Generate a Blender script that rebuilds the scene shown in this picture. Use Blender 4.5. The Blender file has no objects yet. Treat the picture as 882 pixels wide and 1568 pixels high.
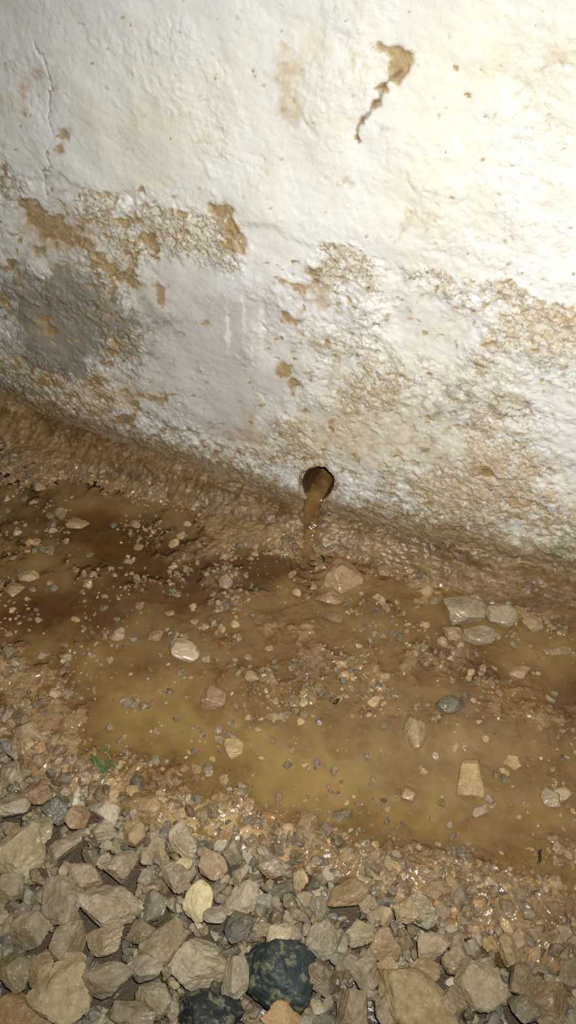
import bpy, bmesh, math, numpy as np
from mathutils import Matrix, Vector
rng=np.random.default_rng(7)
S=bpy.context.scene
# ---------------------------------------------------------------- camera geometry
TH=math.radians(47); PS=math.radians(25); H=1.0; HD=H/math.tan(TH); F=1207.0
C=np.array([HD*math.sin(PS),-HD*math.cos(PS),H])
FW=np.array([-math.sin(PS)*math.cos(TH),math.cos(PS)*math.cos(TH),-math.sin(TH)])
RT=np.array([math.cos(PS),math.sin(PS),0.0]); UP=np.cross(RT,FW)
def ray(px,py): return FW*F+RT*(px-441)-UP*(py-784)
def wallp(px,py):
    r=ray(px,py); p=C+r*(-C[1]/r[1]); return np.array([p[0],p[2]])
def floorp(px,py,z=0.0):
    r=ray(px,py); p=C+r*((z-C[2])/r[2]); return np.array([p[0],p[1]])
def scale_at(px,py):
    p=floorp(px,py); return np.linalg.norm(np.array([p[0],p[1],0])-C)/F
cam=bpy.data.cameras.new('camera'); co=bpy.data.objects.new('camera',cam); S.collection.objects.link(co)
M=Matrix.Identity(4)
for i in range(3):
    M[i][0]=RT[i];M[i][1]=UP[i];M[i][2]=-FW[i];M[i][3]=C[i]
co.matrix_world=M; cam.sensor_fit='VERTICAL'; cam.sensor_height=24; cam.lens=F/1568*24; cam.clip_start=.01
S.camera=co
S.view_settings.view_transform='Standard'
# ---------------------------------------------------------------- noise
_ang=np.random.default_rng(3).uniform(0,2*np.pi,(256,256)); _gx=np.cos(_ang);_gy=np.sin(_ang)
def pn(x,y,s=0):
    x=x+s*17.31;y=y+s*9.77
    xi=np.floor(x).astype(int);yi=np.floor(y).astype(int);xf=x-xi;yf=y-yi
    def g(a,b):
        i=(xi+a)&255;j=(yi+b)&255; return _gx[i,j]*(xf-a)+_gy[i,j]*(yf-b)
    u=xf**3*(xf*(xf*6-15)+10);v=yf**3*(yf*(yf*6-15)+10)
    a=g(0,0)*(1-u)+g(1,0)*u;b=g(0,1)*(1-u)+g(1,1)*u
    return (a*(1-v)+b*v)*1.5
def fbm(x,y,f,o=4,s=0,g=.5):
    c,d=math.cos(.6+s),math.sin(.6+s);x,y=c*x-d*y,d*x+c*y
    r=0;a=1
    for k in range(o): r=r+a*pn(x*f,y*f,s+k*3.1);f*=2.03;a*=g
    return r
def afbm(x,y,f,o=4,s=0,g=.5):
    r=0;a=1
    for k in range(o): r=r+a*pn(x*f,y*f,s+k*3.1);f*=2.03;a*=g
    return r
def sst(a,b,x):
    t=np.clip((x-a)/(b-a),0,1);return t*t*(3-2*t)
def blob(fn,A,B,px,py,rx,ry,hard=False):
    c=fn(px,py);J=np.stack([fn(px+4,py)-c,fn(px,py+4)-c],1)/4;Ji=np.linalg.inv(J)
    da=A-c[0];db=B-c[1];u=(Ji[0,0]*da+Ji[0,1]*db)/rx;v=(Ji[1,0]*da+Ji[1,1]*db)/ry
    r2=u*u+v*v
    return np.sqrt(r2) if hard else np.exp(-r2)
def pline(fn,A,B,pts,w):
    P=[fn(*p) for p in pts];d=np.full(A.shape,9.)
    for p,q in zip(P[:-1],P[1:]):
        e=q-p;t=np.clip(((A-p[0])*e[0]+(B-p[1])*e[1])/(e@e),0,1)
        d=np.minimum(d,np.hypot(A-p[0]-t*e[0],B-p[1]-t*e[1]))
    return np.exp(-(d/w)**2)
def interp_line(fn,pts,x):
    P=np.array([fn(*p) for p in pts]);o=np.argsort(P[:,0]);return np.interp(x,P[o,0],P[o,1])
# ---------------------------------------------------------------- mesh helpers
def mk(name,V,Fc,mat,attrs={},cols={},smooth=True,link=True):
    me=bpy.data.meshes.new(name);V=np.asarray(V,np.float32);Fc=np.asarray(Fc,np.int32);k=Fc.shape[1]
    me.vertices.add(len(V));me.vertices.foreach_set('co',V.ravel())
    me.loops.add(Fc.size);me.loops.foreach_set('vertex_index',Fc.ravel())
    me.polygons.add(len(Fc));me.polygons.foreach_set('loop_start',np.arange(0,Fc.size,k,dtype=np.int32))
    me.update(calc_edges=True)
    me.polygons.foreach_set('use_smooth',np.full(len(Fc),smooth))
    for n,a in attrs.items():
        at=me.attributes.new(n,'FLOAT','POINT');at.data.foreach_set('value',np.asarray(a,np.float32).ravel())
    for n,a in cols.items():
        at=me.attributes.new(n,'FLOAT_COLOR','POINT');a=np.asarray(a,np.float32)
        at.data.foreach_set('color',np.concatenate([a,np.ones((len(a),1),np.float32)],1).ravel())
    me.materials.append(mat);me.update()
    o=bpy.data.objects.new(name,me)
    if link:S.collection.objects.link(o)
    return o
def gridf(n,m,flip=False):
    i=np.arange(n-1)[:,None];j=np.arange(m-1)[None];a=(i*m+j).ravel();q=np.stack([a,a+m,a+m+1,a+1],1)
    return q[:,::-1] if flip else q
def axis(lo,a,b,hi,st,cs): return np.concatenate([np.arange(lo,a,cs),np.arange(a,b,st),np.arange(b,hi+cs,cs)])
def lin(c):
    c=np.asarray(c,float)/255;return np.where(c<=.04045,c/12.92,((c+.055)/1.055)**2.4)
# ---------------------------------------------------------------- node helpers
class NT:
    def __init__(s,name):
        s.m=bpy.data.materials.new(name);s.m.use_nodes=True;s.t=s.m.node_tree;s.t.nodes.clear()
        s.out=s.n('ShaderNodeOutputMaterial');s.co=s.n('ShaderNodeTexCoord').outputs['Object']
    def n(s,k,**kw):
        x=s.t.nodes.new(k)
        for a,b in kw.items(): setattr(x,a,b)
        return x
    def put(s,sock,v):
        if isinstance(v,bpy.types.NodeSocket): s.t.links.new(v,sock)
        elif v is not None:
            if hasattr(sock.default_value,'__len__') and hasattr(v,'__len__') and len(v)==3 and len(sock.default_value)==4: v=(*v,1)
            sock.default_value=v
    def attr(s,name,col=False):
        a=s.n('ShaderNodeAttribute',attribute_name=name);return a.outputs['Color' if col else 'Fac']
    def noise(s,sc,d=4,r=.55,vec=None,dist=0.,col=False):
        x=s.n('ShaderNodeTexNoise');s.put(x.inputs['Vector'],vec or s.co);x.inputs['Scale'].default_value=sc
        x.inputs['Detail'].default_value=d;x.inputs['Roughness'].default_value=r;x.inputs['Distortion'].default_value=dist
        return x.outputs['Color' if col else 'Fac']
    def vor(s,sc,feat='F1',out='Distance',rand=1.,vec=None):
        x=s.n('ShaderNodeTexVoronoi',feature=feat);s.put(x.inputs['Vector'],vec or s.co);x.inputs['Scale'].default_value=sc
        x.inputs['Randomness'].default_value=rand
        return x.outputs[out]
    def mapv(s,scale):
        x=s.n('ShaderNodeMapping');s.put(x.inputs['Vector'],s.co);x.inputs['Scale'].default_value=scale;return x.outputs[0]
    def math(s,op,a,b=None,c=None,clamp=False):
        x=s.n('ShaderNodeMath',operation=op,use_clamp=clamp)
        for i,v in enumerate((a,b,c)):
            if v is not None:s.put(x.inputs[i],v)
        return x.outputs[0]
    def ss(s,v,lo,hi,a=0.,b=1.):
        x=s.n('ShaderNodeMapRange',interpolation_type='SMOOTHSTEP')
        for i,q in enumerate((v,lo,hi,a,b)): s.put(x.inputs[i],q)
        return x.outputs[0]
    def mix(s,f,a,b,bt='MIX'):
        x=s.n('ShaderNodeMix',data_type='RGBA',blend_type=bt)
        s.put(x.inputs[0],f);s.put(x.inputs[6],a);s.put(x.inputs[7],b);return x.outputs[2]
    def thr(s,mask,nz,k,lo,hi):
        return s.ss(s.math('MULTIPLY_ADD',s.math('SUBTRACT',nz,.5),k,mask),lo,hi)
    def bump(s,h,st,dist,nrm=None):
        x=s.n('ShaderNodeBump');s.put(x.inputs['Height'],h);x.inputs['Strength'].default_value=st;x.inputs['Distance'].default_value=dist
        if nrm is not None:s.put(x.inputs['Normal'],nrm)
        return x.outputs[0]
    def bsdf(s,col,rough,nrm=None,spec=.5,coat=None,coatr=.05,**kw):
        x=s.n('ShaderNodeBsdfPrincipled');s.put(x.inputs['Base Color'],col);s.put(x.inputs['Roughness'],rough)
        s.put(x.inputs['Specular IOR Level'],spec)
        if nrm is not None:s.put(x.inputs['Normal'],nrm)
        if coat is not None:
            s.put(x.inputs['Coat Weight'],coat);s.put(x.inputs['Coat Roughness'],coatr)
            x.inputs['Coat IOR'].default_value=kw.get('cior',1.4)
            if nrm is not None:s.put(x.inputs['Coat Normal'],kw.get('cn',nrm))
        return x.outputs[0]
    def end(s,sh): s.t.links.new(sh,s.out.inputs['Surface']);return s.m
L=lambda *c: tuple(lin(c))
# ================================================================ WALL
topline=[(0,600),(60,632),(160,668),(240,694),(330,722),(430,765),(500,780),(540,795),(640,818),(740,842),(882,878)]
botline=[(0,674),(110,712),(200,746),(300,780),(400,806),(480,836),(560,852),(640,872),(740,907),(882,948)]
seam=[(-60,235),(0,252),(80,268),(160,290),(240,322),(330,332),(420,345),(520,372),(600,402),(700,425),(790,440),(882,470),(950,490)]
xs=axis(-2.0,-1.02,.62,1.3,.0018,.02);zs=axis(-.15,0.0,.86,1.5,.0018,.02)
X,Z=np.meshgrid(xs,zs,indexing='ij')
WX=X+.007*fbm(X,Z,30,4,11);WZ=Z+.007*fbm(X,Z,30,4,12)
LX=WX+.035*fbm(X,Z,8,5,13,.6);LZ=WZ+.035*fbm(X,Z,8,5,14,.6)
B=lambda *a,**k: blob(wallp,WX,WZ,*a,**k)
BL=lambda *a,**k: blob(wallp,LX,LZ,*a,**k)
brownL=[(592,68,20,10,1),(612,92,26,20,1),(607,115,12,12,1),(590,140,14,7,.9),(578,160,9,8,.9),(556,185,6,14,.9),(545,213,5,7,.9),(480,185,8,11,.5),(105,205,12,14,.9),(95,230,10,10,.6),(342,322,20,12,1.),(353,350,16,16,1.),(360,375,18,14,1.),
(45,318,20,14,.8),(70,345,22,12,.8),(100,360,26,18,.8),(128,378,20,12,.7),(60,330,12,12,.6),(225,368,12,12,.9),(236,384,8,8,.9),(208,340,9,8,.7),(282,325,12,7,.7),(475,412,16,10,.7),(484,432,20,12,.65),(462,445,10,12,.6),(450,490,14,10,.8),(436,480,8,8,.7),
(430,572,15,13,1.),(452,590,12,8,.9),(445,600,7,9,.7),(250,445,11,14,.8),(195,395,18,9,.7),(185,425,16,10,.6),(215,440,18,9,.6),(245,462,14,9,.6),(12,260,9,12,.8),(10,408,10,9,.7),(70,580,26,12,.5),(110,600,18,12,.5),(25,560,24,16,.6),(60,500,24,20,.4),(150,580,25,12,.6),(200,610,30,14,.55),(250,610,20,12,.5),(180,645,30,10,.7),
(700,100,5,5,.8),(318,492,9,9,.6),(275,512,10,5,.6),(600,578,9,9,.5),(510,545,10,10,.4),(270,355,12,8,.6),(760,455,9,8,.35),(860,380,14,9,.4),(655,350,9,9,.4),(740,720,22,16,.5),(790,770,25,12,.5),(620,640,9,9,.4),(30,435,12,9,.6),(190,22,8,4,.5),(245,82,5,5,.5),(870,500,10,25,.45),(60,655,60,8,.5),(505,655,6,6,.7),(660,450,12,18,.4),(150,405,26,9,.6),(55,385,14,10,.5)]
r=np.random.default_rng(21)
for _ in range(360):
    x,y=r.uniform(0,300),r.uniform(285,680)
    if x>215 and 400<y<600: continue
    brownL.append((x,y,r.uniform(3,9),r.uniform(2,6),r.uniform(.35,.75)))
for _ in range(540):
    x=r.uniform(300,882);y=r.uniform(400,880)
    if 300<x<410 and y<600 and r.random()<.8: continue
    brownL.append((x,y,r.uniform(2.5,8),r.uniform(2,5.5),r.uniform(.3,.7)))
for _ in range(110):
    brownL.append((r.uniform(0,882),r.uniform(0,390),r.uniform(2,6),r.uniform(2,5),r.uniform(.3,.75)))
brown=np.zeros(X.shape)
for x,y,rx,ry,a in brownL:
    c=wallp(x,y);i0,i1=np.searchsorted(xs,[c[0]-.1,c[0]+.1]);j0,j1=np.searchsorted(zs,[c[1]-.1,c[1]+.1])
    sl=(slice(i0,i1),slice(j0,j1));brown[sl]+=a*blob(wallp,WX[sl],WZ[sl],x,y,rx,ry)
lightbrown=sum(a*BL(x,y,rx,ry) for x,y,rx,ry,a in [(450,95,30,45,.7),(440,150,35,35,.6),(515,270,16,28,.8),(620,330,22,30,.7),(475,440,35,30,.7),(60,150,16,80,.6),(30,120,30,60,.4),(100,370,90,60,.6),(60,330,60,50,.4),(350,640,40,16,.6),(800,370,40,16,.45),(330,215,25,14,.4),(625,210,30,12,.5),(640,270,30,12,.5),(800,150,110,90,.4),(190,590,80,30,.5),(500,560,40,30,.35),(600,90,60,45,.6),(650,640,200,120,.5),(760,760,170,70,.7),(790,500,120,60,.4),(870,60,70,80,.4),(460,520,40,50,.4),(350,350,40,50,.4),(560,440,90,40,.2),(480,650,120,50,.45),(330,690,120,30,.65),(100,620,140,40,.65),(250,140,60,50,.25),(720,300,60,40,.25)])
grey=sum(a*BL(x,y,rx,ry) for x,y,rx,ry,a in [(110,440,85,50,.7),(150,495,95,50,.9),(40,470,60,60,.6),(75,215,10,60,.5),(75,290,20,30,.5),(80,400,30,50,.45),(120,550,80,30,.6),(720,620,60,30,.6),(690,655,30,24,.45),(640,690,30,26,.35),(640,780,80,18,.35),(20,590,20,20,.5),(300,665,90,20,.4),(430,700,80,20,.35),(60,540,60,60,.45),(250,560,80,60,.25)])
lav=sum(a*BL(x,y,rx,ry) for x,y,rx,ry,a in [(280,470,80,75,.85),(280,570,80,65,.9),(380,500,65,65,.7),(300,640,70,28,.6),(370,600,70,45,.75),(60,420,70,40,.4),(640,480,50,45,.45),(560,480,60,50,.4),(520,600,50,40,.3)])
green=sum(a*BL(x,y,rx,ry) for x,y,rx,ry,a in [(865,825,30,26,.9),(870,860,20,10,.8),(835,600,12,16,.6),(115,530,30,14,.7),(95,550,22,10,.6),(220,535,20,20,.4),(15,590,18,18,.8),(60,610,20,12,.4),(860,570,14,20,.4),(110,325,20,8,.4)])
sz=interp_line(wallp,seam,X)+.012*fbm(X,0*X,16,4,21)
above=sst(-.007,.006,Z-sz)
seamvis=np.clip(.25+.75*sst(-.3,.3,fbm(X,0*X,5,2,77)),.15,1)
nearseam=np.exp(-((Z-sz+.025)/.05)**2)*(1-.6*sst(.0,.3,X))
zt=interp_line(wallp,topline,X)
low=sst(.30,.06,Z)
patch=fbm(X,Z,7,5,66,.6)
rough=(1-above)*(.38+.2*sst(-.1,.08,X)+.45*sst(-.45,-.6,X)+.85*patch)+(.55+.6*patch)*nearseam*(1-above*.6)+.42*low-.75*np.clip(lav,0,1)
rough=np.clip(np.clip(rough,0,1)+.3*BL(820,150,90,120)+.1*sst(.1,.35,X)+.25*sst(.1,.5,patch)*above,.05,1)
white=sum(a*BL(x,y,rx,ry) for x,y,rx,ry,a in [(185,325,50,12,.9),(230,310,60,10,.7),(430,395,70,16,.8),(570,500,26,50,.9),(400,440,30,20,.6),(640,770,60,14,.7),(130,570,30,12,.6),(500,480,16,30,.5),(800,550,80,14,.6),(700,540,60,18,.5),(750,640,60,20,.5),(600,480,30,30,.5),(60,260,30,9,.5),(75,285,20,20,.7),(540,700,50,20,.5),(780,680,60,20,.4)])
SX=X+.0035*fbm(X,Z,45,3,111)
drip=sum(a*blob(wallp,SX,Z,x,y,rx,ry) for x,y,rx,ry,a in [(348,500,5,55,.8),(372,485,3,60,.7),(400,500,6,55,.85),(415,540,4,40,.6),(385,540,4,30,.6),(545,480,4,40,.5),(610,530,4,40,.4),(325,480,3,40,.4),(240,580,3,50,.3)])
dirt=np.exp(-np.clip(Z-zt,0,9)/.028)*.95+.55*np.exp(-np.clip(Z-zt,0,9)/.12)
n1=fbm(X,Z,5,3,1);n2=fbm(X,Z,16,4,2);n3=fbm(X,Z,75,4,3,.65)
hr=blob(wallp,X,Z,487,739,23.5,24.5,hard=True)
rim=np.exp(-((hr-1.15)/.2)**2)
trow=afbm(X+.3*Z,Z*3+X*.5,9,4,31)
rid=1-np.abs(fbm(X*.8,Z*1.2,38,4,5,.6))*2
pits=np.clip(fbm(X,Z,95,2,8)-.42,0,1)
pits2=np.clip(fbm(X,Z,45,3,9)-.5,0,1)
flake=sst(.0,.12,fbm(X,Z,26,5,88,.62)+.12)
flake2=sst(.0,.08,fbm(X,Z,12,6,89,.62)+.1)
pit3=sum(blob(wallp,X,Z,*p) for p in [(743,178,4,4),(873,350,5,3),(612,578,5,4),(505,655,4,4),(878,420,4,5),(820,40,3,3),(598,630,3,3),(448,420,3,3)])
h=.0055*n1+.0012*n2+.0006*trow+above*.0030*seamvis
h+=rough*(.0012*n3+.0004*rid+.0007*trow+.0016*flake+.0012*flake2)+.00010*n3+.0003*flake2*above
h-=.0022*sst(.35,.8,brown)+.0006*sst(.3,.8,lightbrown)
h-=rough*(.006*pits+.006*pits2)+.0004*pits
h+=.0010*np.clip(white,0,1)*(.5+n2)+.0003*np.clip(drip,0,1)
VX=X+.012*fbm(X,Z,22,5,121,.6);VZ=Z+.012*fbm(X,Z,22,5,122,.6)
crack=pline(wallp,VX,VZ,[(50,60),(72,120),(85,180),(80,230),(72,300)],.0022)*.8*(.4+.6*sst(-.2,.2,fbm(X,Z,18,2,125)))+.9*pline(wallp,WX,WZ,[(605,105),(590,140),(570,165),(553,190),(545,220)],.003)
crack=crack+.6*pline(wallp,VX,VZ,[(830,100),(822,130),(860,95),(882,85)],.0014)+.5*pline(wallp,VX,VZ,[(690,500),(720,480),(790,465),(882,455)],.0018)+.5*pline(wallp,VX,VZ,[(470,180),(480,205)],.003)+.4*pline(wallp,VX,VZ,[(300,190),(350,240),(420,270)],.0015)
crack=np.clip(crack+.9*np.clip(pit3,0,1),0,1)
h-=.0022*crack
h+=.0018*rim*(.3+n2)
w=NT('limewash_plaster')
a_b,a_lb,a_g,a_l,a_gr,a_r,a_w,a_d,a_c,a_dr=[w.attr(k) for k in ('brown','lbrown','grey','lav','green','rough','white','dirt','crack','drip')]
nA=w.noise(3.5,5);nB=w.noise(28,6,.6);nC=w.noise(120,5,.65);nD=w.noise(340,4,.6);nE=w.noise(60,6,.7,dist=.4)
nF=w.noise(190,5,.7);nG=w.noise(12,6,.65,dist=.6)
col=w.mix(w.ss(nA,.35,.65),L(211,210,207),L(207,204,191))
col=w.mix(w.ss(nG,.52,.7,0,.5),col,L(198,189,163))
col=w.mix(w.ss(nB,.52,.75,0,.3),col,L(194,186,163))
col=w.mix(w.math('MULTIPLY',w.thr(a_l,nB,.8,.1,.95),.75),col,L(180,175,169))
col=w.mix(w.math('MULTIPLY',w.thr(w.math('MULTIPLY',a_r,.85),nE,2.,.4,1.05),.7),col,L(180,167,138))
col=w.mix(w.math('MULTIPLY',w.thr(w.math('MULTIPLY',a_r,.55),nF,2.8,.5,.82),.68),col,L(134,115,82))
col=w.mix(w.math('MULTIPLY',w.thr(w.math('MULTIPLY',a_r,.45),nC,2.6,.62,.85),.5),col,L(226,222,212))
col=w.mix(w.math('MULTIPLY',w.thr(a_lb,nE,1.8,.25,1.),.65),col,L(172,150,106))
col=w.mix(w.math('MULTIPLY',w.thr(a_g,nE,2.2,.2,1.05),.8),col,w.mix(nC,L(84,75,58),L(134,124,104)))
col=w.mix(w.math('MULTIPLY',w.thr(a_gr,nB,1.2,.3,.9),.6),col,L(112,122,98))
col=w.mix(w.thr(a_w,nE,1.8,.45,.95),col,L(220,217,209))
col=w.mix(w.math('MULTIPLY',w.thr(a_dr,nE,1.,.2,.8),.8),col,L(222,220,214))
bt=w.mix(w.ss(nC,.35,.7),L(116,88,42),L(166,139,90))
col=w.mix(w.math('MULTIPLY',w.thr(a_b,nE,1.9,.36,.74),.86),col,bt)
col=w.mix(w.math('MULTIPLY',w.thr(a_b,nE,.8,.1,.5),.35),col,L(170,150,108))
col=w.mix(w.math('MULTIPLY',w.ss(a_c,.3,.9),.65),col,L(92,74,46))
col=w.mix(w.math('MULTIPLY',w.thr(a_d,nE,1.8,.25,.95),.87),col,w.mix(nC,L(92,71,40),L(142,120,82)))
sp=w.ss(w.vor(150,vec=None),.0,.17,1,0);col=w.mix(w.math('MULTIPLY',sp,w.thr(a_r,nB,1.8,.6,1.05)),col,L(88,72,46))
hb=w.math('ADD',w.math('MULTIPLY',w.math('ADD',nC,w.math('MULTIPLY',nF,.7)),w.math('MULTIPLY_ADD',a_r,.9,.13)),w.math('MULTIPLY',nD,.12))
bn=w.bump(hb,.7,.0035)
wm=w.end(w.bsdf(col,w.ss(nB,.3,.7,.35,.6),bn,.5))
V=np.stack([X,-h,Z],-1).reshape(-1,3)
q=gridf(*X.shape);inside=(hr<1.0).ravel();q=q[~inside[q].any(1)]
wo=mk('wall_back',V,q,wm,dict(brown=brown,lbrown=lightbrown,grey=grey,lav=lav,green=green,rough=rough,white=white,dirt=dirt,crack=crack,drip=drip))
# ---- drain hole bore: irregular lip + tunnel
cH=wallp(487,739);J=np.stack([wallp(491,739)-cH,wallp(487,743)-cH],1)/4
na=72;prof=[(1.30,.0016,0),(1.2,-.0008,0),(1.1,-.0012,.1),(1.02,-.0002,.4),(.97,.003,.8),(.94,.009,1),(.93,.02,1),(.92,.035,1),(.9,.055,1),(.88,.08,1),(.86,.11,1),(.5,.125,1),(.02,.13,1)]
hv=[];at=[]
ti=lambda x,z:(int(np.argmin(abs(xs-x))),int(np.argmin(abs(zs-z))))
for k,(rr_,dy,ih) in enumerate(prof):
    for a in range(na):
        t=2*math.pi*a/na;wob=1+.05*math.sin(2*t+1)+.04*math.sin(5*t+2)+.02*math.sin(11*t)+.012*math.sin(3*t+k*.9)
        u=J@np.array([math.cos(t)*23.5*rr_*wob,math.sin(t)*24.5*rr_*wob]);x,z=cH+u
        i,j=ti(x,z);base=-h[i,j];hv.append((x,base+dy+.0010*math.sin(a*2.3+k*1.7)*(k>1),z));at.append(ih)
hv=np.array(hv);n_=len(prof);i=np.arange(n_-1)[:,None];j=np.arange(na)[None]
hf=np.stack([i*na+j,(i+1)*na+j,(i+1)*na+(j+1)%na,i*na+(j+1)%na],-1).reshape(-1,4)
m=NT('wet_bore_earth_shade');ai=m.attr('inside');nB=m.noise(60,6,.65);nC=m.noise(200,5,.65)
col=m.mix(nB,L(84,60,32),L(50,33,16));lc=m.mix(m.ss(nB,.42,.6),L(190,178,152),L(130,104,64))  # brown mud inside, painted darker to stand in for the hole's shade
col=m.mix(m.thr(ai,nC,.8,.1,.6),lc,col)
do=mk('drain_bore',hv,hf,m.end(m.bsdf(col,.5,m.bump(m.math('ADD',nB,nC),.7,.003),.5,coat=.3,coatr=.2)),dict(inside=at))
do.parent=wo
# ================================================================ FILLET
fx=axis(-2,-1.02,.62,1.3,.002,.02);ft=np.linspace(0,1,60)
FX,T=np.meshgrid(fx,ft,indexing='ij')
ztop=interp_line(wallp,topline,FX)+.004*fbm(FX,0*FX,14,2,41)
ybot=interp_line(floorp,botline,FX)+.004*fbm(FX,0*FX,12,2,42)
fy=.008+(ybot-.022-.008)*T
fz=(ztop+.002)*(1-T**1.25)-.022*T**3
nn=.0024*fbm(FX,T*.09,14,4,43)+.0018*fbm(FX,T*.09,50,5,44,.62)+.0012*afbm(FX*.4,T*.2,30,3,45)
led=.005*sst(.3,.36,T+.12*fbm(FX,0*FX,9,3,46)+.06*fbm(FX,T*.09,40,3,47))
fy-=nn*.7;fz+=nn*.9-led
ch=np.exp(-((FX-wallp(475,780)[0])/.018)**2);fz-=.008*ch*np.sin(np.pi*np.clip(T,0,1))**.5
m=NT('wet_mud_concrete');nB=m.noise(45,6,.65);nC=m.noise(170,5,.65);st=m.noise(9,5,.65,vec=m.mapv((1,3,3)),dist=.5);nS=m.noise(26,3,.5)
col=m.mix(m.ss(st,.35,.7),L(94,71,39),L(134,110,70));col=m.mix(m.ss(nB,.57,.75,0,.6),col,L(160,139,100));col=m.mix(m.ss(nC,.54,.68,0,.8),col,L(62,45,24));col=m.mix(m.ss(nC,.40,.28,0,.4),col,L(170,151,114))
nW=m.noise(14,3,.5)
mf=m.end(m.bsdf(col,.45,m.bump(m.math('ADD',nB,m.math('MULTIPLY',nC,.6)),.6,.004),.4,coat=m.ss(nW,.42,.62,.2,.75),coatr=.21,cn=m.bump(m.math('ADD',nS,m.math('MULTIPLY',nB,.8)),.6,.005),cior=1.4))
mk('mortar_fillet',np.stack([FX,fy,fz],-1).reshape(-1,3),gridf(*FX.shape,flip=True),mf)
# ================================================================ GROUND
gb=[(-120,1085),(0,1130),(60,1190),(130,1222),(200,1240),(250,1262),(330,1296),(400,1305),(480,1335),(560,1368),(640,1372),(700,1420),(750,1462),(882,1482),(1000,1510)]
WL=-.003
def ground(A,Bc):
    wa=A+.014*fbm(A,Bc,14,4,51);wb=Bc+.014*fbm(A,Bc,14,4,52)
    g=-.0064+.0024*fbm(A,Bc,7,3,53)+.0042*fbm(A,Bc,22,5,54,.55)
    for x,y,rx,ry,a in [(50,705,120,26,11),(210,745,90,16,6),(400,815,60,16,8),(440,840,30,12,5),(320,835,70,20,4),(320,880,70,35,3),(235,890,50,30,3),(15,900,60,40,3),(20,830,40,25,3),(540,1015,50,50,3),(400,950,90,35,3),(30,1040,70,40,7),(95,1105,50,40,8),(90,1170,70,30,10),(270,1185,50,25,4),(330,1245,110,26,9),(190,1225,70,16,11),(430,1285,80,18,9),(600,1325,130,24,8),(760,1365,110,36,8),(840,1430,80,70,12),(690,1020,80,40,3),(620,870,60,20,5),(760,925,100,18,4),(470,1060,60,40,3),(860,1110,40,30,3),(390,1060,60,40,2),(570,1100,50,30,2),(160,1060,40,20,2),(860,1290,60,20,4),(800,1100,50,40,2),(460,890,20,20,3)]:
        g=g+a*.001*blob(floorp,wa,wb,x,y,rx,ry)
    for x,y,rx,ry,a in [(120,790,110,30,5),(90,940,110,35,4),(230,1090,90,50,7),(500,1200,130,45,7),(400,1140,150,30,5),(650,1245,100,30,6),(850,1000,60,28,7),(740,1130,90,30,4),(425,870,40,20,8),(600,950,60,25,3),(200,1000,120,20,4),(850,1230,60,30,4)]:
        g=g-a*.001*blob(floorp,wa,wb,x,y,rx,ry)
    yb=interp_line(floorp,gb,A)+.014*fbm(A,0*A,14,4,55)
    ins=sst(.002,-.02,Bc-yb)
    edge=np.exp(-((Bc-yb-.018)/.02)**2)
    g=g+.005*edge
    ybt=interp_line(floorp,botline,A)
    g=g+.006*np.exp(-np.clip(ybt-Bc,0,9)/.014)
    land=sst(WL-.005,WL+.003,g)
    cl=np.clip(fbm(A,Bc,60,3,57,.6),-.2,1)
    g=g+(.0010*fbm(A,Bc,110,3,56,.65)+.0022*cl)*land
    return g*(1-ins)+ins*(-.035),ins,yb
gx=axis(-2,-1.0,.62,1.3,.002,.02);gy=axis(-1.6,-.92,.05,.08,.002,.02)
GX,GY=np.meshgrid(gx,gy,indexing='ij')
G,INS,YB=ground(GX,GY)
def gz(x,y):
    i=int(round(np.interp(x,gx,np.arange(len(gx)))));j=int(round(np.interp(y,gy,np.arange(len(gy)))));return G[i,j]
wx=GX+.02*fbm(GX,GY,9,4,61);wy=GY+.02*fbm(GX,GY,9,4,62)
dark=sum(a*blob(floorp,wx,wy,x,y,rx,ry) for x,y,rx,ry,a in [(110,800,160,45,.9),(230,860,110,50,1.),(300,900,60,40,.5),(425,870,55,25,.9),(100,930,110,40,.8),(860,1430,60,60,1),(790,1380,60,30,.4),(660,1010,90,50,.6),(590,930,90,30,.5),(875,1060,50,90,.7),(740,1040,60,50,.5),(390,880,50,30,.5),(20,950,60,60,.5),(470,1030,70,60,.45),(130,1240,60,8,.6),(330,980,200,60,.4),(200,1020,80,40,.4)])
light=sum(a*blob(floorp,wx,wy,x,y,rx,ry) for x,y,rx,ry,a in [(540,1010,30,35,.8),(300,1250,130,22,.9),(420,1290,80,18,.8),(380,950,60,30,.5),(430,835,50,18,.8),(90,1170,60,25,.6),(40,1040,50,25,.4),(500,1150,120,40,.4),(600,1310,100,20,.4),(270,780,60,20,.2),(400,1230,200,40,.4)])
m=NT('wet_mud')
ad,al,au=m.attr('dark'),m.attr('light'),m.attr('under');nA=m.noise(10,5,.6);nB=m.noise(50,6,.65);nC=m.noise(200,5,.65);nE=m.noise(22,5,.6,dist=.6)
col=m.mix(m.ss(nA,.35,.65),L(118,90,48),L(144,116,70))
col=m.mix(m.math('MULTIPLY',m.thr(al,nE,1.,.3,.9),.8),col,L(170,143,95))
col=m.mix(m.math('MULTIPLY',m.thr(ad,nE,1.,.3,.9),.85),col,L(88,60,28))
col=m.mix(m.ss(nB,.55,.7,0,.6),col,L(164,141,100))
col=m.mix(m.ss(nB,.44,.3,0,.6),col,L(74,52,25))
col=m.mix(m.ss(nC,.56,.7,0,.65),col,L(56,39,19))
col=m.mix(m.ss(nC,.42,.3,0,.6),col,L(188,169,132))
col=m.mix(au,col,L(74,60,40))
bn=m.bump(m.math('ADD',m.math('MULTIPLY',nB,.8),m.math('MULTIPLY',nC,.5)),.7,.006)
nS=m.noise(34,3,.5);bn2=m.bump(m.math('ADD',nS,m.math('MULTIPLY',nB,.35)),.65,.006)
mud=m.end(m.bsdf(col,.42,bn,.5,coat=m.ss(nE,.3,.55,.5,1.),coatr=.145,cn=bn2,cior=1.46))
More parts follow.
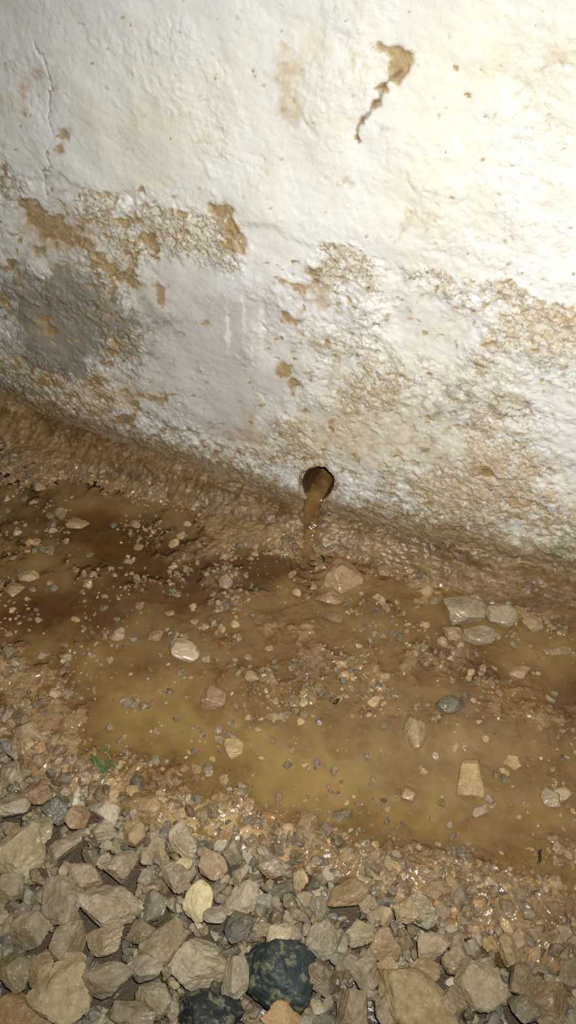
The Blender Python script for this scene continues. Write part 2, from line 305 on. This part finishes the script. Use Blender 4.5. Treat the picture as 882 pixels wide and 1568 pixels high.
mk('muddy_ground',np.stack([GX,GY,G],-1).reshape(-1,3),gridf(*GX.shape),mud,dict(dark=dark,light=light,under=INS))
# ---- water
depth=WL-G
sp=floorp(480,858);rr=np.hypot(GX-sp[0],GY-sp[1])
men=.0011*np.exp(-np.clip(depth,0,1)/.0012)
wz=WL+.0020*np.cos(rr*2*np.pi/.014)*np.exp(-rr/.035)+.00030*fbm(GX,GY,25,3,71)+men
q=gridf(*GX.shape)
ok=((depth>-.0015)&(GY>YB+.001)&(GX>-1.6)&(GX<1.2)).ravel()
keep=ok[q].all(1);q=q[keep];used=np.unique(q);rm=np.full(GX.size,-1);rm[used]=np.arange(len(used));q=rm[q]
m=NT('muddy_water')
dp,ad,al=m.attr('depth'),m.attr('dark'),m.attr('light')
nE=m.noise(14,5,.6,dist=.8)
tc=m.mix(m.thr(ad,nE,1.,.25,.95),m.mix(m.ss(nE,.3,.7),L(126,100,56),L(144,117,71)),L(92,64,31))
dif=m.n('ShaderNodeBsdfDiffuse');m.put(dif.inputs[0],tc)
tr=m.n('ShaderNodeBsdfTransparent');tr.inputs[0].default_value=(.88,.81,.68,1)
op=m.math('SUBTRACT',1.,m.math('POWER',2.718,m.math('MULTIPLY',m.math('MAXIMUM',dp,0.),-200.)))
mx=m.n('ShaderNodeMixShader');m.put(mx.inputs[0],op);m.t.links.new(tr.outputs[0],mx.inputs[1]);m.t.links.new(dif.outputs[0],mx.inputs[2])
gl=m.n('ShaderNodeBsdfGlossy');gl.inputs['Roughness'].default_value=.085
bn=m.bump(m.noise(30,2,.5),.5,.002);m.t.links.new(bn,gl.inputs['Normal'])
fr=m.n('ShaderNodeFresnel');fr.inputs[0].default_value=1.43;m.t.links.new(bn,fr.inputs[1])
m2=m.n('ShaderNodeMixShader');m.t.links.new(fr.outputs[0],m2.inputs[0]);m.t.links.new(mx.outputs[0],m2.inputs[1]);m.t.links.new(gl.outputs[0],m2.inputs[2])
wat=m.end(m2.outputs[0])
mk('puddle_water',np.stack([GX,GY,wz],-1).reshape(-1,3)[used],q,wat,dict(depth=depth.ravel()[used],dark=dark.ravel()[used],light=light.ravel()[used]))
# ---- trickle
def filz(x,y):
    i=int(np.argmin(abs(fx-x)));return float(np.interp(-y,-fy[i],fz[i]))
lip=wallp(485,761)
ctr=[(lip[0]+.001,.10,lip[1]+.004),(lip[0]+.001,.03,lip[1]+.0035),(lip[0],.004,lip[1]+.0015)]
x1=floorp(471,836)[0];yb1=floorp(471,836)[1]
xa=lip[0]-.004
ctr.append((xa,-.008,lip[1]-.007))
for t in (.25,.45,.65,.85,1.0):
    x=xa+(x1-xa)*t;y=-.010+(yb1+.010)*t;ctr.append((x,y,max(filz(x,y),WL)+.003))
e_=floorp(479,858);ctr.append((e_[0],e_[1],WL+.001))
pts=np.array(ctr)
wd=np.array([.020,.0195,.0175,.0155,.0125,.0105,.0095,.009,.010,.019]);tk=np.array([.004,.004,.004,.0035,.0035,.0035,.003,.003,.003,.0015])
tt=np.linspace(0,len(pts)-1,110);P=np.stack([np.interp(tt,range(len(pts)),pts[:,k]) for k in range(3)],1)
ker=np.ones(7)/7
for k in range(3):
    e=np.pad(P[:,k],3,mode='edge');P[:,k]=np.convolve(e,ker,'valid')
W=np.interp(tt,range(len(pts)),wd)*(1+.10*np.sin(tt*6)+.07*np.sin(tt*15));K=np.interp(tt,range(len(pts)),tk)
ang=np.linspace(0,2*np.pi,24,endpoint=False)
tan=np.gradient(P,axis=0);tan/=np.linalg.norm(tan,axis=1)[:,None];sx=np.array([1.,0,0]);nr=np.cross(sx,tan);nr/=np.linalg.norm(nr,axis=1)[:,None]
ring=P[:,None]+(W[:,None]*np.cos(ang)*(1+.06*np.sin(tt*9)[:,None]))[...,None]*sx+(K[:,None]*np.sin(ang)*(1+.3*np.sin(ang*3+tt[:,None]*1.5)))[...,None]*nr[:,None]
n=len(tt);mm=24;i=np.arange(n-1)[:,None];j=np.arange(mm)[None];tf=np.stack([(i*mm+j),((i+1)*mm+j),((i+1)*mm+(j+1)%mm),(i*mm+(j+1)%mm)],-1).reshape(-1,4)
m=NT('trickle_water');nz=m.noise(40,3,.5)
sh=m.bsdf(m.mix(m.ss(nz,.3,.7),L(98,70,34),L(138,108,62)),.12,m.bump(m.noise(60,2,.5),.4,.003),.8)
tr=m.n('ShaderNodeBsdfTransparent');tr.inputs[0].default_value=(.9,.8,.62,1);mx=m.n('ShaderNodeMixShader');mx.inputs[0].default_value=.78
m.t.links.new(tr.outputs[0],mx.inputs[1]);m.t.links.new(sh,mx.inputs[2])
mk('water_trickle',ring.reshape(-1,3),tf,m.end(mx.outputs[0]))
# ================================================================ STONES
def ico(s):
    bm=bmesh.new();bmesh.ops.create_icosphere(bm,subdivisions=s,radius=1);v=np.array([x.co[:] for x in bm.verts]);f=np.array([[q.index for q in x.verts] for x in bm.faces]);bm.free();return v/np.linalg.norm(v,axis=1)[:,None],f
ICO={s:ico(s) for s in (1,2,3,4,5)}
def proto(s,r,rnd=.0,npl=11):
    d,_=ICO[s]
    nrm=[]
    while len(nrm)<npl:
        c=r.normal(size=3);c/=np.linalg.norm(c)
        if all(c@q<.72 for q in nrm): nrm.append(c)
        elif r.random()<.03: nrm.append(c)
    nrm=np.array(nrm)
    off=r.uniform(.47,.9,npl);q=d@nrm.T
    rad=np.where(q>.05,off/np.maximum(q,.05),9.)
    k=110*(1-rnd)**2+10
    rad=np.concatenate([rad,np.full((len(d),1),1.12)],1)
    mn=rad.min(1);R=mn-np.log(np.exp(-k*(rad-mn[:,None])).sum(1))/k
    R=R*(1+.06*(pn(d[:,0]*2.3+5*d[:,2],d[:,1]*2.3+3*d[:,2],r.integers(99)))+.04*pn(d[:,0]*6+9*d[:,2],d[:,1]*6+6*d[:,2],3))
    v=d*R[:,None];v-=(v.max(0)+v.min(0))/2;v/=np.abs(v).max(0)
    return v
def rot(r,tilt):
    a=r.uniform(0,2*np.pi);R=Matrix.Rotation(a,3,'Z');ax=Vector((r.normal(),r.normal(),0)).normalized()
    return np.array(Matrix.Rotation(r.normal()*tilt,3,ax)@R)
PR={s:[proto(s,rng,rnd,int(rng.integers(8,13))) for rnd in rng.uniform(.15,.7,50)] for s in (1,2,3,4)}
def stonemat(name,mott=False,wet=1.):
    m=NT(name);c=m.attr('col',True);nB=m.noise(60,6,.65);nC=m.noise(260,4,.6);nA=m.noise(22,4,.6);nH=m.noise(11,2,.5)
    k=m.mix(m.ss(nB,.35,.7),m.mix(.35,c,L(96,82,58)),m.mix(.2,c,L(200,190,162)))
    k=m.mix(m.ss(nA,.42,.66,0,.3),k,L(130,110,74))
    k=m.mix(m.ss(nC,.56,.72,0,.5),k,L(74,63,46))
    k=m.mix(m.ss(nC,.42,.3,0,.35),k,L(206,197,170))
    if mott:
        k=m.mix(m.ss(m.noise(70,6,.65,dist=.5),.5,.6),c,L(104,104,78));k=m.mix(m.ss(nC,.5,.65,0,.7),k,L(30,34,32))
    nS=m.noise(50,2,.5)
    return m.end(m.bsdf(k,m.ss(nB,.3,.7,.45,.7),m.bump(m.math('ADD',nB,m.math('MULTIPLY',nC,.45)),.6,.004),.35,coat=m.math('MULTIPLY',m.ss(nH,.42,.62),.7*wet),coatr=.24,cn=m.bump(m.math('ADD',nS,m.math('MULTIPLY',nB,.4)),.4,.004),cior=1.38))
smat=stonemat('damp_limestone',wet=.4);pmat=stonemat('wet_limestone',wet=1.3);dmat=stonemat('mottled_dark_stone',True,wet=.6)
pal=np.array([(156,148,126),(170,158,132),(140,129,106),(126,117,97),(114,110,100),(182,170,142),(108,94,68),(62,65,68),(158,137,98),(146,131,106),(154,141,112),(132,122,102),(150,134,102),(90,86,75),(162,144,104),(120,102,70),(96,96,92),(136,130,118)])
class Bag:
    def __init__(s): s.V=[];s.F=[];s.C=[];s.n=0
    def add(s,v,f,c): s.V.append(v);s.F.append(f+s.n);s.n+=len(v);s.C.append(np.tile(lin(np.clip(c,0,255)),(len(v),1)))
    def make(s,name,mat,smooth=True): return mk(name,np.concatenate(s.V),np.concatenate(s.F),mat,cols={'col':np.concatenate(s.C)},smooth=smooth)
yawm=np.array(Matrix.Rotation(PS,3,'Z'))
def stone_dims(px,py,w,h):
    s=scale_at(px,py);dep=np.arcsin(H/(np.linalg.norm(np.append(floorp(px,py),0)-C)));W=w*s/2
    hh=h*s/2;t=min(W,hh)*.66;Ln=max((hh-t*np.cos(dep)*.6)/np.sin(dep),hh*.75)
    return W,Ln,t
bag=Bag()
X0,Y0,RS=-1.0,-.95,.003;NX,NY=560,330
HM=np.full((NX,NY),-.034)
hx=X0+np.arange(NX)*RS;hy=Y0+np.arange(NY)*RS
ybx=interp_line(floorp,gb,hx)
for i in range(NX): HM[i,hy>ybx[i]+.012]=.02
def settle(x,y,a,b,c,fix=None,sink=.25,commit=False):
    i0=max(int((x-a-X0)/RS),0);i1=min(int((x+a-X0)/RS)+2,NX);j0=max(int((y-b-Y0)/RS),0);j1=min(int((y+b-Y0)/RS)+2,NY)
    u=(hx[i0:i1,None]-x)/a;v=(hy[None,j0:j1]-y)/b;r2=u*u+v*v;ins=r2<1
    if ins.sum()<1:return 9
    pr=c*np.sqrt(np.clip(1-r2,0,1));hm=HM[i0:i1,j0:j1]
    if fix is None:
        need=(hm+pr)[ins];z=np.quantile(need,.75)-sink*c*.3
    else:z=fix
    if commit: hm[ins]=np.maximum(hm,z+pr*.92)[ins]
    return z
def put(bg,x,y,z,a,b,c,col,lvl,R=None,r=rng):
    v=PR[lvl][r.integers(len(PR[lvl]))]*np.array([a,b,c])
    v=v@(R.T if R is not None else np.eye(3));bg.add(v+np.array([x,y,z]),ICO[lvl][1],col)
big=[(30,1308,64,66,(168,156,118)),(103,1295,52,46,(140,126,104)),(165,1388,80,64,(164,150,126)),(95,1380,54,60,(134,124,106)),(187,1328,52,42,(150,138,114)),(372,1375,44,46,(172,158,130)),(300,1468,78,60,(170,160,136)),(103,1515,72,80,(158,144,100)),(250,1437,58,60,(120,106,70)),(102,1435,44,60,(122,108,84)),(45,1425,44,50,(118,106,82)),(640,1540,112,72,(140,122,74)),(735,1512,60,56,(150,136,108)),(550,1428,40,40,(150,140,106)),(532,1370,56,34,(132,104,66)),(430,1437,36,36,(182,170,134)),(492,1440,42,46,(140,132,110)),(365,1420,34,40,(66,70,74)),(595,1485,32,32,(166,140,98)),(160,1440,52,36,(150,132,98)),(225,1483,44,36,(146,138,120)),(840,1537,52,60,(122,100,72)),(783,1455,44,38,(148,126,84)),(30,1547,72,42,(140,108,54)),(540,1545,46,50,(132,114,84)),(670,1365,38,30,(142,116,80)),(432,1556,50,36,(170,132,82)),(235,1240,40,34,(158,124,76)),(85,1242,32,38,(70,72,74)),(52,1215,44,36,(128,98,58)),(18,1232,44,46,(148,138,118)),(15,1360,36,40,(120,110,84)),(325,1325,40,34,(156,132,98)),(460,1345,34,34,(176,150,108)),(240,1385,36,40,(108,100,88)),(170,1500,60,44,(124,112,92)),(235,1530,50,44,(150,138,112)),(360,1500,38,52,(140,130,108)),(660,1445,44,34,(156,138,108)),(700,1470,40,36,(128,108,78)),(560,1490,36,40,(134,122,98)),(590,1445,40,42,(142,116,76)),(620,1395,30,34,(162,142,104)),(650,1490,36,36,(150,126,84)),(495,1495,38,44,(108,96,74)),(415,1330,34,30,(130,116,92)),(270,1345,38,40,(144,130,104)),(130,1345,44,38,(140,124,92)),(60,1275,40,40,(150,138,110)),(215,1425,34,32,(100,90,74)),(330,1400,30,34,(148,138,120)),(800,1500,40,36,(120,102,72)),(690,1540,36,44,(136,118,88)),(800,1548,40,34,(96,84,62)),(595,1545,40,50,(126,112,84)),(20,1490,40,44,(104,94,66)),(60,1490,34,36,(146,126,84)),(200,1555,60,34,(112,100,80)),(118,1250,36,34,(136,108,66)),(160,1270,34,34,(152,140,112)),(205,1275,30,34,(146,120,80))]
special=[(303,1380,40,56,(206,190,142),'cream_pebble',smat,.85),(425,1493,96,92,(44,52,50),'dark_mottled_stone',dmat,.85),(322,1552,84,52,(34,36,34),'dark_mottled_stone',dmat,.4)]
for (px,py,w_,h_,c_,nm,mt,rd) in special:
    a,b,c=stone_dims(px,py,w_,h_);p=floorp(px,py,.004);z=.010-c*.45
    settle(p[0],p[1],a,b,c,fix=z,commit=True)
    v=proto(5,np.random.default_rng(int(px)+3),rd,20)*np.array([a,b,c])*1.05
    v=v@yawm.T
    o=mk(nm,v,ICO[5][1],mt,cols={'col':np.tile(lin(c_),(len(v),1))});o.location=(p[0],p[1],z)
for px,py,w_,h_,c_ in big:
    a,b,c=stone_dims(px,py,w_,h_);a*=1.12;b*=1.12;p=floorp(px,py,.004);z=.010-c*.6+rng.normal()*.003
    settle(p[0],p[1],max(a,b)*.85,max(a,b)*.85,c,fix=z,commit=True)
    put(bag,p[0],p[1],z,a,b,c,np.array(c_)*(1.0,.99,.97),4,yawm@np.array(Matrix.Rotation(rng.normal()*.3,3,'Z'))@np.array(Matrix.Rotation(rng.normal()*.3,3,'X'))@np.array(Matrix.Rotation(rng.normal()*.3,3,'Y')))
ng=0
for it in range(7800):
    r0=np.clip(rng.lognormal(math.log(.0130),.38),.006,.024) if it<2500 else np.clip(rng.lognormal(math.log(.0068),.38),.003,.012)
    best=None
    asp=rng.uniform(.5,1.,2);a=r0;c=r0*rng.uniform(.45,.85)
    for k in range(10):
        x=rng.uniform(-.98,.66);yb=np.interp(x,hx,ybx)
        y=rng.uniform(-.93,yb+.006)
        z=settle(x,y,a*.8,a*.8,c)
        if best is None or z<best[0]:best=(z,x,y)
    z,x,y=best
    if z+c*.5>(.009 if it<2500 else .004): continue
    settle(x,y,a*.8,a*.8,c,fix=z,commit=True)
    col=pal[rng.integers(len(pal))]*rng.uniform(.78,1.08)
    lv=4 if r0>.015 else 3 if r0>.006 else 2
    put(bag,x,y,z,a,a*asp[0],c,col,lv,rot(rng,.6));ng+=1
bag.make('gravel_bed',smat,smooth=False)
print('gravel',ng)
ST=[(530,882,58,58,(160,128,88)),(503,912,38,26,(150,120,86)),(282,992,46,38,(176,158,130)),(327,1067,38,36,(138,106,72)),(715,932,62,48,(158,146,122)),(768,943,42,38,(160,148,124)),(735,971,48,34,(152,138,114)),(694,967,30,26,(164,138,104)),(816,953,30,24,(162,140,104)),(797,1027,32,20,(160,134,94)),(693,1075,46,28,(84,80,72)),(637,1117,36,54,(152,132,92)),(718,1190,40,58,(180,152,104)),(785,1163,24,24,(178,148,98)),(845,1218,26,30,(148,134,102)),(862,1214,22,24,(176,162,132)),(470,1260,32,36,(146,122,86)),(526,1247,28,22,(100,86,62)),(357,1143,28,32,(190,168,116)),(43,1117,42,32,(156,134,98)),(43,878,32,20,(176,154,112)),(22,902,26,26,(148,116,70)),(118,798,32,24,(140,106,60)),(345,890,22,24,(150,132,112)),(512,942,26,18,(130,102,64)),(590,872,24,24,(148,122,82)),(655,903,20,16,(182,160,112)),(180,968,22,24,(160,138,108)),(237,970,24,18,(140,108,62)),(58,743,26,18,(150,126,86)),(626,1212,22,24,(150,118,70)),(737,1240,22,22,(156,138,110)),(385,1033,20,18,(168,140,98)),(232,1236,36,26,(160,130,86)),(855,993,40,14,(150,126,86))]
stc=[]
for px,py,w_,h_,c_ in ST:
    a,b,c=stone_dims(px,py,w_,h_);p=floorp(px,py,.004);r=np.random.default_rng(int(px*7+py))
    v=proto(5,r,r.uniform(.45,.8),13)*np.array([a,b,c])*1.08
    v=v@(yawm@np.array(Matrix.Rotation(r.normal()*.2,3,'Z'))).T
    z=gz(p[0],p[1])+c*.45;stc.append((p[0],p[1],max(a,b)))
    o=mk('stone',v,ICO[5][1],pmat,cols={'col':np.tile(lin(np.array(c_)*(.98,.95,.89)),(len(v),1))});o.location=(p[0],p[1],max(z,WL+c*.2))
stc=np.array(stc)
pb=Bag()
exp=[(90,785,22),(70,840,24),(45,828,14),(383,852,14),(262,832,14),(488,1052,20),(411,1095,18),(433,1093,18),(300,1175,18),(238,1163,18),(610,972,18),(187,1070,14),(208,1068,16),(335,1130,18),(372,1200,16),(774,1181,16),(653,955,16),(752,1353,24),(763,1402,22),(858,1295,22),(578,912,13),(605,1062,14),(205,975,14),(335,1115,14),(325,1160,16),(290,870,12),(10,995,16),(100,985,14),(30,1060,18),(270,770,14),(465,1075,14),(745,1130,14),(560,845,12),(640,890,14),(485,1165,14),(690,1260,12),(590,1110,14),(420,1010,12),(300,1190,14),(405,968,12),(860,1320,14),(295,930,10),(425,1330,16),(380,1005,14),(245,1000,10)]
r=np.random.default_rng(77)
for _ in range(170): exp.append((r.uniform(0,882),r.uniform(770,1260),r.uniform(8,18)))
for px,py,w_ in exp:
    a,b,c=stone_dims(px,py,w_,w_*.85);p=floorp(px,py,.002)
    if (np.hypot(stc[:,0]-p[0],stc[:,1]-p[1])<stc[:,2]+a).any() or p[1]>np.interp(p[0],fx,ybot[:,0])-a or p[1]<np.interp(p[0],hx,ybx)+a: continue
    cc=pal[rng.integers(len(pal))];cc=np.where(cc.max()<100,cc*1.2,cc)
    put(pb,p[0],p[1],max(gz(*p)+c*.3,WL+c*.05),a,b,c,cc*np.array([1.02,.90,.72])*r.uniform(.85,1.08),4,yawm@rot(r,.3))
k=0
cn=fbm(GX[::4,::4],GY[::4,::4],9,3,91)
while k<8500:
    x=rng.uniform(-.98,.62);y=rng.uniform(-.85,-.03)
    yb=np.interp(x,hx,ybx)
    if y<yb+.004: continue
    g=gz(x,y);pr=.10+.90*sst(WL-.004,WL+.005,g)
    i=int(np.interp(x,gx,np.arange(len(gx))))//4;j=int(np.interp(y,gy,np.arange(len(gy))))//4
    pr*=sst(-.5,.5,cn[min(i,cn.shape[0]-1),min(j,cn.shape[1]-1)])**1.2
    if y<yb+.05: pr=max(pr,.22)
    if rng.random()>pr: continue
    if (np.hypot(stc[:,0]-x,stc[:,1]-y)<stc[:,2]+.002).any(): continue
    a=np.clip(rng.lognormal(math.log(.0023),.6),.001,.010)
    if y<yb+.04 and rng.random()<.3:a=rng.uniform(.005,.012)
    c=a*.6;cc=pal[rng.integers(len(pal))]*np.array([1.02,.90,.72])*rng.uniform(.72,1.1)
    put(pb,x,y,max(g,WL-c*.3)+c*.1,a,a*rng.uniform(.6,1),c,cc,2 if a<.005 else 3,rot(rng,.5));k+=1
pb.make('scattered_pebbles',pmat,smooth=False)
# ================================================================ weed sprig
sp0=floorp(158,1172);z0=gz(*sp0)+.002;Vv=[];Ff=[];n=0;r=np.random.default_rng(5)
for s in range(15):
    a=r.uniform(0,6.28);ln=r.uniform(.010,.022);d=np.array([math.cos(a),math.sin(a),r.uniform(.3,.8)]);base=np.array([sp0[0]+r.normal()*.005,sp0[1]+r.normal()*.005,z0])
    def strip(b,d,ln,wd,dr):
        global n
        for i in range(7):
            t=i/6;p=b+d*ln*t-np.array([0,0,dr*ln*t*t]);w_=wd*math.sin(math.pi*min(t*.9+.1,1))+.0002;sd=np.array([-d[1],d[0],0]);sd=sd/np.linalg.norm(sd)
            Vv.extend([p-sd*w_,p+np.array([0,0,-.25*w_]),p+sd*w_])
        for i in range(6):
            q=n+i*3;Ff.extend([[q,q+1,q+4,q+3],[q+1,q+2,q+5,q+4]])
        n+=21
    strip(base,d,ln,.0005,.4)
    for l in range(4):
        t=.3+.2*l;b=base+d*ln*t-np.array([0,0,.4*ln*t*t]);aa=a+(1 if l%2 else -1)*.9;strip(b,np.array([math.cos(aa),math.sin(aa),.3]),r.uniform(.004,.007),.0012,.3)
m=NT('weed_leaf');mk('weed_sprig',np.array(Vv),np.array(Ff),m.end(m.bsdf(m.mix(m.noise(150),L(34,62,22),L(88,110,50)),.4,None,.5)))
def twig(px,py,L_,ang,rad):
    p=floorp(px,py);m=16;tt=np.linspace(-1,1,m);d=np.array([math.cos(ang),math.sin(ang),0]);sd=np.array([-d[1],d[0],0]);vs=[];fs=[]
    z=max(gz(*p),WL)+rad*.7
    for i,t in enumerate(tt):
        c=np.array([p[0],p[1],z])+d*t*L_+sd*.15*L_*math.sin(t*3)
        for k in range(8):
            q=k*math.pi/4;R=rad*(1.05-t*t*.75)*(1+.2*math.sin(i*2.1+k));vs.append(c+sd*math.cos(q)*R+np.array([0,0,1])*math.sin(q)*R)
    for i in range(m-1):
        for k in range(8): fs.append([i*8+k,(i+1)*8+k,(i+1)*8+(k+1)%8,i*8+(k+1)%8])
    mk('twig_fragment',np.array(vs),np.array(fs),tm)
m=NT('wet_bark');tm=m.end(m.bsdf(m.mix(m.noise(90),L(22,16,10),L(60,42,24)),.4,m.bump(m.noise(200),.5,.002),.5))
twig(516,1073,.007,.9,.0025);twig(724,1440,.010,.3,.004);twig(827,1310,.010,1.5,.002)
# ================================================================ light: phone flash
lt=bpy.data.lights.new('flash','SPOT');lt.energy=71;lt.spot_size=math.radians(110);lt.spot_blend=1;lt.shadow_soft_size=.005;lt.color=(1,.99,.965)
lo=bpy.data.objects.new('flash_light',lt);S.collection.objects.link(lo)
Lm=M.copy();off=C+RT*.03+UP*.035
for i in range(3):Lm[i][3]=off[i]
lo.matrix_world=Lm
wd_=bpy.data.worlds.new('night');S.world=wd_;wd_.use_nodes=True;bg=wd_.node_tree.nodes['Background'];bg.inputs[0].default_value=(1,.95,.88,1);bg.inputs[1].default_value=.03
